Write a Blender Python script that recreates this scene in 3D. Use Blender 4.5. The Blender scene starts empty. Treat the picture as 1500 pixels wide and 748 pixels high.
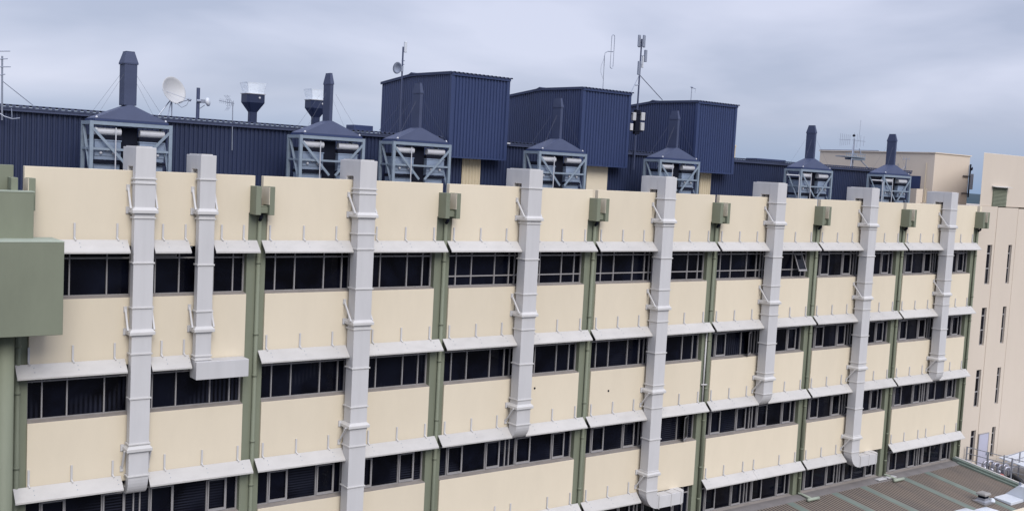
import bpy, math, random
from mathutils import Vector, Matrix
random.seed(7)
scene = bpy.context.scene
COL = scene.collection
S = 7.3625          # column spacing along the facade (x); y runs into the building; z = 0 at the top sill
H = 3.7             # storey height
GROUND = -22.0

# ------------------------------------------------------------------ materials
def nodes_of(name):
    m = bpy.data.materials.new(name); m.use_nodes = True
    nt = m.node_tree
    return m, nt, nt.nodes['Principled BSDF']

def N(nt, kind, **kw):
    n = nt.nodes.new(kind)
    for k, v in kw.items():
        if k in n.inputs: n.inputs[k].default_value = v
        else: setattr(n, k, v)
    return n

def weathered(name, col, dark=0.75, rough=0.6, metal=0.0, scale=1.2, stretch=(1, 1, 1), amount=0.6, grain=60,
              bump=0.15, spec=0.4, col2=None, vary=0.05):
    """base colour broken up by large soft stains, fine grain and a little bump"""
    m, nt, b = nodes_of(name)
    L = nt.links.new
    tc = N(nt, 'ShaderNodeTexCoord')
    mp = N(nt, 'ShaderNodeMapping'); mp.inputs['Scale'].default_value = stretch
    L(tc.outputs['Object'], mp.inputs['Vector'])
    n1 = N(nt, 'ShaderNodeTexNoise', Scale=scale, Detail=6.0, Roughness=0.62)
    L(mp.outputs[0], n1.inputs['Vector'])
    r1 = N(nt, 'ShaderNodeValToRGB')
    r1.color_ramp.elements[0].position = 0.40; r1.color_ramp.elements[1].position = 0.72
    L(n1.outputs['Fac'], r1.inputs['Fac'])
    n2 = N(nt, 'ShaderNodeTexNoise', Scale=grain, Detail=3.0)
    L(tc.outputs['Object'], n2.inputs['Vector'])
    mul = N(nt, 'ShaderNodeMath', operation='MULTIPLY'); mul.inputs[1].default_value = amount
    L(r1.outputs[0], mul.inputs[0])
    mix = N(nt, 'ShaderNodeMixRGB'); mix.inputs[1].default_value = (*col, 1)
    c2 = col2 if col2 else tuple(c * dark for c in col)
    mix.inputs[2].default_value = (*c2, 1)
    L(mul.outputs[0], mix.inputs[0])
    mix2 = N(nt, 'ShaderNodeMixRGB', blend_type='MULTIPLY'); mix2.inputs[0].default_value = 0.10
    L(mix.outputs[0], mix2.inputs[1]); L(n2.outputs['Fac'], mix2.inputs[2])
    oi = N(nt, 'ShaderNodeObjectInfo'); mr = N(nt, 'ShaderNodeMapRange'); mr.inputs['To Min'].default_value = 1 - vary; mr.inputs['To Max'].default_value = 1 + vary * .6
    L(oi.outputs['Random'], mr.inputs['Value'])
    sc = N(nt, 'ShaderNodeVectorMath', operation='SCALE'); L(mix2.outputs[0], sc.inputs[0]); L(mr.outputs[0], sc.inputs['Scale'])
    L(sc.outputs[0], b.inputs['Base Color'])
    b.inputs['Roughness'].default_value = rough; b.inputs['Metallic'].default_value = metal
    b.inputs['Specular IOR Level'].default_value = spec
    if bump:
        bp = N(nt, 'ShaderNodeBump', Strength=bump, Distance=0.01)
        L(n2.outputs['Fac'], bp.inputs['Height']); L(bp.outputs[0], b.inputs['Normal'])
    return m

M = {}
M['cream'] = weathered('cream_render', (0.690, 0.612, 0.478), dark=0.88, rough=0.85, scale=0.9, stretch=(1.2, 1.2, 0.45), amount=0.35, bump=0.25, grain=45, spec=0.2)
M['cream_b'] = weathered('cream_render_far', (0.61, 0.535, 0.45), dark=0.92, rough=0.85, scale=0.6, stretch=(1, 1, 0.3), amount=0.5, spec=0.2)
M['cream_sheet'] = weathered('cream_sheet', (0.55, 0.47, 0.33), dark=0.8, rough=0.6, scale=1.5, stretch=(1, 1, .3), amount=.5)
M['green'] = weathered('sage_paint', (0.197, 0.216, 0.158), dark=0.78, rough=0.65, scale=0.8, stretch=(1, 1, 0.35), amount=0.7, bump=0.2, spec=0.3)
M['green_pale'] = weathered('sage_coping', (0.33, 0.37, 0.30), dark=0.8, rough=0.7, scale=1.5)
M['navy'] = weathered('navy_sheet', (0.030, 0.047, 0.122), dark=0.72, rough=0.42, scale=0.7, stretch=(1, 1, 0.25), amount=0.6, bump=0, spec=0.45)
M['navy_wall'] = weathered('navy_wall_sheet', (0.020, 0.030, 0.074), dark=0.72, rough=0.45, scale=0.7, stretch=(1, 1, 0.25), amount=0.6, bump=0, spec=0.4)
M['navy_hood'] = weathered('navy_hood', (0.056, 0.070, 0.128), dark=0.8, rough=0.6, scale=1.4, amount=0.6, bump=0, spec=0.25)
M['navy_dark'] = weathered('dark_metal', (0.008, 0.010, 0.020), rough=0.85, spec=0.15, bump=0)
M['duct'] = weathered('duct_grey_paint', (0.545, 0.54, 0.545), dark=0.85, rough=0.5, scale=1.0, stretch=(2, 2, 0.3), amount=0.6, bump=0.05, spec=0.4)
M['duct_band'] = weathered('duct_band', (0.56, 0.55, 0.54), dark=0.85, rough=0.5, scale=2.0, amount=0.5, bump=0)
M['awning'] = weathered('awning_white', (0.51, 0.495, 0.475), dark=0.82, rough=0.5, scale=1.1, stretch=(1, 2, 2), amount=0.6, bump=0.03)
M['frame'] = weathered('anodised_frame', (0.30, 0.29, 0.295), dark=0.85, rough=0.45, metal=0.0, scale=3, bump=0)
M['sill'] = weathered('sill', (0.30, 0.27, 0.25), dark=0.7, rough=0.75, scale=2.5, amount=.7)
M['steel'] = weathered('galvanised_steel', (0.24, 0.295, 0.36), dark=0.75, rough=0.5, metal=0.15, scale=4, amount=0.7, bump=0)
M['panel'] = weathered('galvanised_panel', (0.22, 0.275, 0.37), dark=0.75, rough=0.45, metal=0.1, scale=2.2, amount=0.8, bump=0)
M['drum'] = weathered('drum_white', (0.50, 0.51, 0.55), dark=0.85, rough=0.5, scale=3, bump=0)
M['antenna'] = weathered('antenna_grey', (0.30, 0.33, 0.40), dark=0.8, rough=0.4, metal=0.4, scale=5, bump=0)
M['pole_blue'] = weathered('pole_slate', (0.06, 0.075, 0.14), dark=0.8, rough=0.4, metal=.2, scale=5, bump=0)
M['dish'] = weathered('dish_white', (0.47, 0.475, 0.485), dark=0.9, rough=0.5, scale=2, bump=0)
M['white'] = weathered('white_plastic', (0.55, 0.58, 0.63), dark=0.9, rough=0.4, scale=2, bump=0)
M['wire'] = weathered('wire', (0.10, 0.11, 0.15), rough=0.5, bump=0)
M['roof_rib'] = weathered('brown_roof_sheet', (0.24, 0.195, 0.158), dark=0.65, rough=0.7, scale=0.8, stretch=(1.5, .5, 1), amount=0.8, grain=20, col2=(0.165, 0.145, 0.13))
M['roof_gap'] = weathered('roof_valley', (0.016, 0.013, 0.013), rough=0.9, bump=0)
M['roof_strip'] = weathered('roof_strip_green', (0.165, 0.205, 0.178), dark=0.75, rough=0.6, scale=1.2, amount=0.7)
M['flash'] = weathered('grey_flashing', (0.20, 0.185, 0.18), dark=0.7, rough=0.7, scale=1.2, amount=0.8)
M['lavender'] = weathered('lavender_door', (0.46, 0.46, 0.56), dark=0.9, rough=0.5, bump=0)
M['rail'] = weathered('rail_steel', (0.30, 0.31, 0.35), dark=0.8, rough=0.5, metal=0.2, scale=6, bump=0)
M['pipe'] = weathered('pipe_grey', (0.42, 0.42, 0.48), dark=0.75, rough=0.35, metal=0.5, scale=6, bump=0)
M['red'] = weathered('red_enamel', (0.42, 0.06, 0.05), rough=0.4, bump=0)
M['black'] = weathered('black_rubber', (0.012, 0.012, 0.014), rough=0.5, bump=0)
M['concrete'] = weathered('concrete', (0.30, 0.29, 0.28), dark=0.75, rough=0.85, scale=0.7, amount=0.8)
M['sheet_white'] = weathered('white_sheet_metal', (0.62, 0.66, 0.72), dark=0.85, rough=0.4, metal=.1, scale=1.5, bump=0)
M['asphalt'] = weathered('asphalt', (0.055, 0.055, 0.058), dark=0.7, rough=0.9, scale=0.08, amount=0.8, grain=8)
M['hazy_foliage'] = weathered('haze_tinted_foliage', (0.018, 0.045, 0.062), dark=0.6, rough=0.9, scale=0.02, amount=0.8, grain=.3)  # distance haze is put into the base colour, pulling the foliage towards blue

def glass(name, kind):
    m, nt, b = nodes_of(name)
    L = nt.links.new
    tc = N(nt, 'ShaderNodeTexCoord')
    b.inputs['Roughness'].default_value = 0.06
    b.inputs['Specular IOR Level'].default_value = 0.17
    n = N(nt, 'ShaderNodeTexNoise', Scale=0.75, Detail=3.0, Distortion=0.6)
    L(tc.outputs['Object'], n.inputs['Vector'])
    ramp = N(nt, 'ShaderNodeValToRGB')
    ramp.color_ramp.elements[0].color = (0.0018, 0.0018, 0.0035, 1); ramp.color_ramp.elements[0].position = .35
    ramp.color_ramp.elements[1].color = (0.006, 0.0075, 0.016, 1); ramp.color_ramp.elements[1].position = .75
    L(n.outputs['Fac'], ramp.inputs['Fac'])
    out = ramp.outputs[0]
    if kind:      # blinds hanging close behind the pane: vertical or horizontal slats
        w = N(nt, 'ShaderNodeTexWave', Scale=(2.2 if kind == 'X' else 3.4), Distortion=0.6, Detail=1.0)
        w.wave_type = 'BANDS'; w.bands_direction = kind
        L(tc.outputs['Object'], w.inputs['Vector'])
        n3 = N(nt, 'ShaderNodeTexNoise', Scale=0.55, Detail=1.0)
        L(tc.outputs['Object'], n3.inputs['Vector'])
        r3 = N(nt, 'ShaderNodeValToRGB'); r3.color_ramp.elements[0].position = .5; r3.color_ramp.elements[1].position = .62
        L(n3.outputs['Fac'], r3.inputs['Fac'])
        mu = N(nt, 'ShaderNodeMath', operation='MULTIPLY')
        L(w.outputs['Fac'], mu.inputs[0]); L(r3.outputs[0], mu.inputs[1])
        mx = N(nt, 'ShaderNodeMixRGB'); mx.inputs[2].default_value = (0.019, 0.021, 0.033, 1)
        L(mu.outputs[0], mx.inputs[0]); L(out, mx.inputs[1]); out = mx.outputs[0]
    L(out, b.inputs['Base Color'])
    bp = N(nt, 'ShaderNodeBump', Strength=0.03, Distance=0.02)
    nb = N(nt, 'ShaderNodeTexNoise', Scale=0.8); L(tc.outputs['Object'], nb.inputs['Vector'])
    L(nb.outputs['Fac'], bp.inputs['Height']); L(bp.outputs[0], b.inputs['Normal'])
    return m
M['glass'] = glass('dark_glass', None)
M['glass_v'] = glass('dark_glass_vertical_blind', 'X')
M['glass_h'] = glass('dark_glass_slat_blind', 'Z')

def clear_mat():
    m, nt, b = nodes_of('clear_collar')
    b.inputs['Base Color'].default_value = (0.75, 0.80, 0.85, 1); b.inputs['Roughness'].default_value = 0.25
    b.inputs['Alpha'].default_value = 0.42
    return m
M['clear'] = clear_mat()

# ------------------------------------------------------------------ mesh builder
class MB:
    def __init__(s): s.v = []; s.f = []
    def add(s, vs, fs):
        o = len(s.v); s.v += [tuple(map(float, p)) for p in vs]; s.f += [tuple(i + o for i in f) for f in fs]; return s
    def box(s, x0, x1, y0, y1, z0, z1):
        return s.add([(x0, y0, z0), (x1, y0, z0), (x1, y1, z0), (x0, y1, z0), (x0, y0, z1), (x1, y0, z1), (x1, y1, z1), (x0, y1, z1)],
                     [(0, 3, 2, 1), (4, 5, 6, 7), (0, 1, 5, 4), (1, 2, 6, 5), (2, 3, 7, 6), (3, 0, 4, 7)])
    def prism_x(s, poly, x0, x1):       # poly of (y, z), counter-clockwise seen from -x or not, extruded along x
        n = len(poly)
        return s.add([(x0, y, z) for y, z in poly] + [(x1, y, z) for y, z in poly],
                     [tuple(range(n)), tuple(range(2 * n - 1, n - 1, -1))] + [(i, i + n, (i + 1) % n + n, (i + 1) % n) for i in range(n)])
    def prism_y(s, poly, y0, y1):       # poly of (x, z)
        n = len(poly)
        return s.add([(x, y0, z) for x, z in poly] + [(x, y1, z) for x, z in poly],
                     [tuple(range(n)), tuple(range(2 * n - 1, n - 1, -1))] + [(i, i + n, (i + 1) % n + n, (i + 1) % n) for i in range(n)])
    def loft(s, rings, cap=True):
        n = len(rings[0]); vs = [p for r in rings for p in r]; fs = []
        for k in range(len(rings) - 1):
            for i in range(n):
                fs.append((k * n + i, k * n + (i + 1) % n, (k + 1) * n + (i + 1) % n, (k + 1) * n + i))
        if cap: fs += [tuple(range(n - 1, -1, -1)), tuple(range((len(rings) - 1) * n, len(rings) * n))]
        return s.add(vs, fs)
    def tube(s, pts, r, n=6, r2=None):
        pts = [Vector(p) for p in pts]; rings = []
        for i, p in enumerate(pts):
            a = pts[max(i - 1, 0)]; b = pts[min(i + 1, len(pts) - 1)]
            d = (b - a).normalized()
            u = d.cross(Vector((0, 0, 1)));
            if u.length < 1e-3: u = d.cross(Vector((0, 1, 0)))
            u.normalize(); w = d.cross(u)
            rr = r if r2 is None else r + (r2 - r) * i / max(1, len(pts) - 1)
            rings.append([p + (u * math.cos(2 * math.pi * k / n) + w * math.sin(2 * math.pi * k / n)) * rr for k in range(n)])
        return s.loft(rings)
    def bar(s, a, b, w, d):             # rectangular bar from a to b
        a = Vector(a); b = Vector(b); t = (b - a).normalized()
        u = t.cross(Vector((0, 1, 0)))
        if u.length < 1e-3: u = Vector((1, 0, 0))
        u.normalize(); v = t.cross(u)
        ring = lambda p: [p + u * (w / 2 * sx) + v * (d / 2 * sy) for sx, sy in ((-1, -1), (1, -1), (1, 1), (-1, 1))]
        return s.loft([ring(a), ring(b)])
    def lathe(s, prof, c, axis=(0, 0, 1), n=20, cap=True):   # prof of (radius, height)
        ax = Vector(axis).normalized(); u = ax.cross(Vector((0, 0, 1)))
        if u.length < 1e-3: u = Vector((1, 0, 0))
        u.normalize(); w = ax.cross(u); c = Vector(c)
        return s.loft([[c + ax * h + (u * math.cos(2 * math.pi * k / n) + w * math.sin(2 * math.pi * k / n)) * r for k in range(n)] for r, h in prof], cap)
    def sq(s, rings, c):                # lofted square rings: (half x, half y, z)
        return s.loft([[(c[0] + sx * hx, c[1] + sy * hy, c[2] + z) for sx, sy in ((-1, -1), (1, -1), (1, 1), (-1, 1))] for hx, hy, z in rings])
    def build(s, name, mat, parent=None, bevel=0, smooth=False, shift=None):
        base = world_loc(parent) if parent else Vector((0, 0, 0))
        me = bpy.data.meshes.new(name)
        me.from_pydata([tuple(Vector(p) - base) for p in s.v], [], s.f)
        import bmesh
        bm = bmesh.new(); bm.from_mesh(me); bmesh.ops.recalc_face_normals(bm, faces=bm.faces); bm.to_mesh(me); bm.free()
        me.materials.append(mat if not isinstance(mat, str) else M[mat])
        if smooth:
            for p in me.polygons: p.use_smooth = True
        o = bpy.data.objects.new(name, me); COL.objects.link(o)
        if parent: o.parent = parent
        if bevel:
            b = o.modifiers.new('bevel', 'BEVEL'); b.width = bevel; b.segments = 2; b.limit_method = 'ANGLE'; b.angle_limit = 0.6
        return o

def world_loc(o):
    v = Vector((0, 0, 0))
    while o: v = v + Vector(o.location); o = o.parent
    return v

def thing(name, label, cat, loc=(0, 0, 0), group=None):
    o = bpy.data.objects.new(name, None); COL.objects.link(o); o.location = loc
    o.empty_display_size = 0.2
    o['label'] = label; o['category'] = cat
    if group: o['group'] = group
    return o
def tag(o, label, cat, group=None):
    o['label'] = label; o['category'] = cat
    if group: o['group'] = group
    return o
def struct(o): o['kind'] = 'structure'; return o
def children(o): return [c for c in bpy.data.objects if c.parent == o]
def copy_tree(o, parent=None):
    c = o.copy(); COL.objects.link(c)
    if parent: c.parent = parent
    for ch in children(o): copy_tree(ch, c)
    return c

# ------------------------------------------------------------------ setting: ground, hills
g = MB().add([(-6000, -6000, GROUND), (6000, -6000, GROUND), (6000, 6000, GROUND), (-6000, 6000, GROUND)], [(0, 1, 2, 3)]).build('ground', 'asphalt'); struct(g)
hm = MB(); rows = []
for j in range(5):
    r = []
    for i in range(241):
        a = math.radians(-20 + i * 0.5)
        d = 2100 + j * 170
        hgt = (0, 24, 34, 24, 0)[j] * (1 + .28 * math.sin(a * 23) + .18 * math.sin(a * 61 + j)) + (random.uniform(-1.4, 1.4) if 0 < j < 4 else 0)
        r.append((d * math.cos(a), d * math.sin(a), GROUND - 1 + max(hgt, 0)))
    rows.append(r)
vs = [p for r in rows for p in r]; fs = []
for j in range(4):
    for i in range(240): fs.append((j * 241 + i, j * 241 + i + 1, (j + 1) * 241 + i + 1, (j + 1) * 241 + i))
struct(hm.add(vs, fs).build('hills', 'hazy_foliage', smooth=True))

# ------------------------------------------------------------------ the office building
bld = thing('office_building', 'long cream rendered office block with sage green columns and dark ribbon windows', 'building', (0, 0, 0))
XEND = 7 * S + .33
core = MB()
core.box(-.33, XEND - .003, .45, 14, GROUND, 2.45)
core.build('core_wall', 'cream', bld)
MB().box(-.3, XEND - .05, .3, 13.8, 2.452, 2.55).build('roof', 'concrete', bld)

# columns, downpipes, rainwater heads
for k in range(8):
    x = k * S
    MB().box(x - .33, x + .33, .06, .445, GROUND, 2.70).build('column', 'green', bld, bevel=.012)
    dp = MB(); px = x + .045
    zb = -11.0 if k >= 4 else GROUND + .3
    dp.tube([(px, -.02, 2.62), (px, -.02, zb)], .072, 10)
    for z in (1.05, -1.35, -2.75, -5.0, -6.5, -8.7, -10.2): dp.tube([(px, -.02, z - .04), (px, -.02, z + .04)], .086, 10)
    dpo = dp.build('downpipe', 'green', bld, smooth=True)
    if k in (5, 6, 7):                   # shoe and spreader where the pipe discharges on the lower roof
        sp = MB(); Y1 = -.85; zf = lambda y: -11.08 + .13 * y + .12
        sp.tube([(px, -.02, -10.9), (px, -.06, -11.0), (px + .02, -.2, zf(-.2)), (px + .05, Y1, zf(Y1))], .065, 8)
        if k < 7: sp.tube([(px - .32, Y1, zf(Y1)), (px + .55, Y1 - .02, zf(Y1))], .085, 10)
        sp.build('spreader', 'pipe' if k == 7 else 'green_pale', dpo, smooth=True)
    hd = MB()
    hd.box(x - .31, x - .13, -.52, -.002, 2.66, 3.60)
    hd.box(x + .16, x + .34, -.52, -.002, 2.66, 3.60)
    hd.box(x - .128, x + .158, -.40, -.004, 2.72, 2.92)
    hd.box(x - .128, x + .158, -.34, -.06, 2.925, 2.96)
    ho = hd.build('rainwater_head', 'green', bld, bevel=.012)
    MB().box(x + .1445, x + .1585, -.515, .0, 3.0, 3.585).build('cheek_lining', 'cream', ho)
    MB().box(x - .126, x + .156, .10, .18, 2.70, 3.20).build('outlet_baffle', 'flash', ho)
    MB().tube([(px - .03, -.2, 2.71), (px - .03, -.2, 2.56), (px, -.02, 2.45)], .06, 8).build('outlet_pipe', 'navy_dark', ho)

# spandrel panels: parapet (notched round the head) and one per storey below
for k in range(7):
    x0, x1 = k * S, (k + 1) * S
    a, b = x0 + .33, x1 - .33
    poly = [(a, 1.60), (b, 1.60), (b, 2.70), (x1 - .145, 2.70), (x1 - .145, 3.932), (x0 + .145, 3.932), (x0 + .145, 2.70), (a, 2.70)]
    pm = MB().prism_y(poly, 0, .20)
    po = pm.build('parapet_panel', 'cream', bld, bevel=.012)
    MB().box(x0 + .75, x1 - .75, .202, .45, 2.56, 3.915).build('parapet_upstand', 'cream', po)
    for r in range(1, 5):
        MB().box(a, b, 0, .44, -r * H + 1.60, -(r - 1) * H).build('spandrel_panel', 'cream', bld, bevel=.012)
wp = MB(); wx = 4 * S - .12
wp.tube([(wx, .0, -2.2), (wx, .0, -5.75)], .04, 8); wp.tube([(wx - .15, .0, -4.80), (wx + .14, -.1, -4.80)], .035, 8)
wp.build('waste_pipe', 'duct_band', bld, smooth=True)
for vx, vz in ((19.43, -4.17), (23.46, -4.61)): MB().lathe([(.045, 0), (.045, .02), (.02, .03)], (vx, -.001, vz), (0, -1, 0), 8).build('weep_outlet', 'navy_dark', bld)
# end of the parapet beyond the last column
MB().box(7 * S + .145, XEND, 0, .7, 2.72, 3.932).build('parapet_panel', 'cream', bld, bevel=.012)

# windows
MULL = [.78, 1.50, 2.60, 3.30, 3.58, 3.78, 4.08, 4.85, 5.98, 6.65]
OPEN = {(4, 0): [8], (4, 1): [2], (3, 2): [8]}
YG = .33
for k in range(7):
    for r in range(4):
        x = k * S; zs = -r * H; zh = zs + 1.60
        a, b = x + .33, x + S - .33
        gl = MB().box(a, b, YG, YG + .02, zs + .03, zh - .002)
        kind = ('glass', 'glass_v', 'glass_h', 'glass')[(k * 3 + r * 5 + (1 if k == 1 else 0)) % 4] if r else 'glass'
        if r == 2: kind = 'glass_h'
        w = gl.build('window', kind, bld)
        fr = MB(); y0, y1 = YG - .06, YG - .002
        fr.box(a, a + .05, y0, y1, zs + .08, zh - .004); fr.box(b - .05, b, y0, y1, zs + .08, zh - .004)
        fr.box(a, b, y0 - .004, y1, zs + .03, zs + .078)
        for mx in MULL: fr.box(x + mx - .02, x + mx + .02, y0, y1, zs + .08, zh - .004)
        fr.box(a + .05, b - .05, y0 + .003, y1 - .001, zs + 1.18, zs + 1.23)
        if r == 0 and k in (2, 3, 4): fr.box(a + .05, b - .05, y0 + .003, y1 - .001, zs + .40, zs + .445)
        fr.build('window_frame', 'frame', w)
        MB().prism_x([(.01, zs + .003), (YG - .06, zs + .003), (YG - .06, zs + .06), (.01, zs + .012)], a, b).build('sill', 'sill', w)
        op = OPEN.get((k, r), [])
        if r >= 2 or (r == 1 and k >= 4) or (r == 0 and k >= 5):
            slots = [0, 2, 6, 8]
        else: slots = []
        for sl in sorted(set(slots + op)):
            p, q = x + MULL[sl] + .026, x + MULL[sl + 1] - .026
            z0, z1 = zs + .085, zs + 1.175
            if sl in op and (k, r) == (4, 0): z0 = zs + .30
            sa = MB(); t = .042
            def frame_boxes(mb, y0, y1):
                mb.box(p, p + t, y0, y1, z0, z1); mb.box(q - t, q, y0, y1, z0, z1)
                mb.box(p + t, q - t, y0, y1, z0, z0 + .09); mb.box(p + t, q - t, y0, y1, z1 - t, z1)
            frame_boxes(sa, YG - .10, YG - .062)
            if sl in op:
                sa2 = MB(); frame_boxes(sa2, -.02, .02)
                pane = MB().box(p + t, q - t, -.004, .004, z0 + .09, z1 - t)
                if (k, r) == (4, 0):      # top hung, pushed out at the bottom
                    ang = math.radians(24); piv = (YG - .11, z1)
                    rot = lambda v: (v[0], piv[0] + v[1] * math.cos(ang) + (v[2] - piv[1]) * math.sin(ang), piv[1] + (v[2] - piv[1]) * math.cos(ang) - v[1] * math.sin(ang))
                else:                     # side hung
                    ang = math.radians(30)
                    rot = lambda v: (q - (q - v[0]) * math.cos(ang), YG - .11 - (q - v[0]) * math.sin(ang) + v[1], v[2])
                sa2.v = [rot(v) for v in sa2.v]; pane.v = [rot(v) for v in pane.v]
                so = sa2.build('open_sash', 'frame', w); so['label'] = 'sash standing open'
                # its pane is joined into the sash
                so.data.materials.append(M['glass'])
                po = pane.build('pane', 'glass', None)
                import bmesh
                bm = bmesh.new(); bm.from_mesh(so.data); n0 = len(bm.faces); bm.from_mesh(po.data); bm.faces.ensure_lookup_table()
                for f in bm.faces[n0:]: f.material_index = 1
                bm.to_mesh(so.data); bm.free(); bpy.data.objects.remove(po)
            else:
                sa.build('sash', 'frame', w)
# grille in the fanlight of the second half of the first bay
gm = MB()
for i in range(5): gm.box(4.02, 4.72, .23, .26, 1.25 + i * .055, 1.28 + i * .055)
gm.box(4.0, 4.02, .225, .262, 1.24, 1.52); gm.box(4.72, 4.74, .225, .262, 1.24, 1.52)
gm.build('vent_grille', 'frame', bld)

# awnings: a folded sheet on strap brackets
def awning(xa, xb, r, straps, xc=None):
    z = -r * H
    m = MB()
    segs = [(xa, xb)] if xc is None else [(xa, xc - .006), (xc + .006, xb)]
    for a, b in segs:
        m.prism_x([(-.07, 1.80), (-.42, 1.455), (-.42, 1.405), (-.395, 1.405), (-.395, 1.445), (-.05, 1.785)], a, b)
    m.v = [(x, y, zz + z) for x, y, zz in m.v]
    o = m.build('window_awning', 'awning', bld)
    for sx in straps:
        s = MB()
        s.box(sx - .028, sx + .028, -.045, -.003, z + 1.47, z + 2.30)
        s.bar((sx, -.03, z + 1.86), (sx + .02, -.13, z + 1.78), .035, .035)
        s.bar((sx, -.02, z + 1.53), (sx, -.38, z + 1.43), .04, .03)
        s.build('bracket', 'duct', o)
    bl = MB()
    for sx in straps:
        for t in (.3, .62):
            y = -.07 - .35 * t; zz = z + 1.80 - .345 * t + .006
            bl.lathe([(.014, -.004), (.014, .006)], (sx + .12, y, zz), (0, -.7, .7), 6)
    bl.build('bolt', 'steel', o)

DUCT_X = {k: S * (k + .462) for k in range(1, 7)}; DW = .66
LS, RS = (.42, 1.65, 2.88), (4.48, 5.68, 6.90)
for k in range(1, 7):
    x = k * S; xl = DUCT_X[k] - .01; xr = DUCT_X[k] + DW + .01
    for r in range(4):
        if r < 3:
            awning(x + .11, xl, r, [x + s for s in LS]); awning(xr, x + S - .05, r, [x + s for s in RS])
        elif k in (1, 3, 5): awning(x + .11, xl - .05, r, [x + s for s in LS])
        else: awning(x + .11, x + S - .05, r, [x + s for s in LS[:2] + (3.0, 3.78) + RS[1:]], xc=x + S / 2)
awning(.05, 3.10, 0, (.33, 1.55, 2.80)); awning(3.86, 5.0, 0, (4.2, 4.92)); awning(5.80, 7.31, 0, (6.11, 6.86))
awning(-.05, 3.10, 1, (.33, 1.57, 2.80)); awning(3.86, 5.12, 1, (4.25, 4.97))
awning(-.05, 3.06, 2, (.38, 1.60, 2.82)); awning(3.88, 7.31, 2, (4.44, 5.67, 6.89))
awning(-.05, 7.31, 3, (.38, 1.60, 2.82, 4.44, 5.67, 6.89), xc=3.68)

# ------------------------------------------------------------------ exhaust ducts down the facade
YB, YF = -.13, -.63
STD = [3.68, 2.52, 1.13, -.25, -1.64, -3.02, -4.44, -5.45, -6.85, -8.29, -9.16]
def band(x0, x1, z, root, yb=YB, h=.05, e=.032):
    yf = YF
    MB().box(x0 - e, x1 + e, yf - e, yb + .05, z - h / 2, z + h / 2).build('joint_band', 'duct_band', root, bevel=.008)
def collar(x0, x1, z, root, up):
    e = .085; c = MB()
    ring = lambda ex, zz: [(x0 - ex, YF - ex, zz), (x1 + ex, YF - ex, zz), (x1 + ex, -.02, zz), (x0 - ex, -.02, zz)]
    c.loft([ring(e, z - .075), ring(e, z + .02), ring(.012, z + .105)])
    c.box(x0 - .02, x1 + .02, YF - .02, -.03, z - .12, z - .076)
    co = c.build('support_collar', 'duct_band', root, bevel=.008)
    for xs, sg in ((x0 - e - .01, -1), (x1 + e + .01, 1)):
        b = MB()
        b.box(xs - .05, xs + .05, -.05, -.004, z - .11, z + .10)
        if up:
            b.bar((xs, YF + .08, z + .06), (xs, -.03, z + .68), .055, .05); b.box(xs - .05, xs + .05, -.045, -.005, z + .60, z + .78)
        else:
            b.bar((xs, YF + .12, z - .06), (xs, -.03, z - .66), .055, .05); b.box(xs - .05, xs + .05, -.045, -.005, z - .76, z - .58)
        b.build('brace', 'duct', co)

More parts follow.
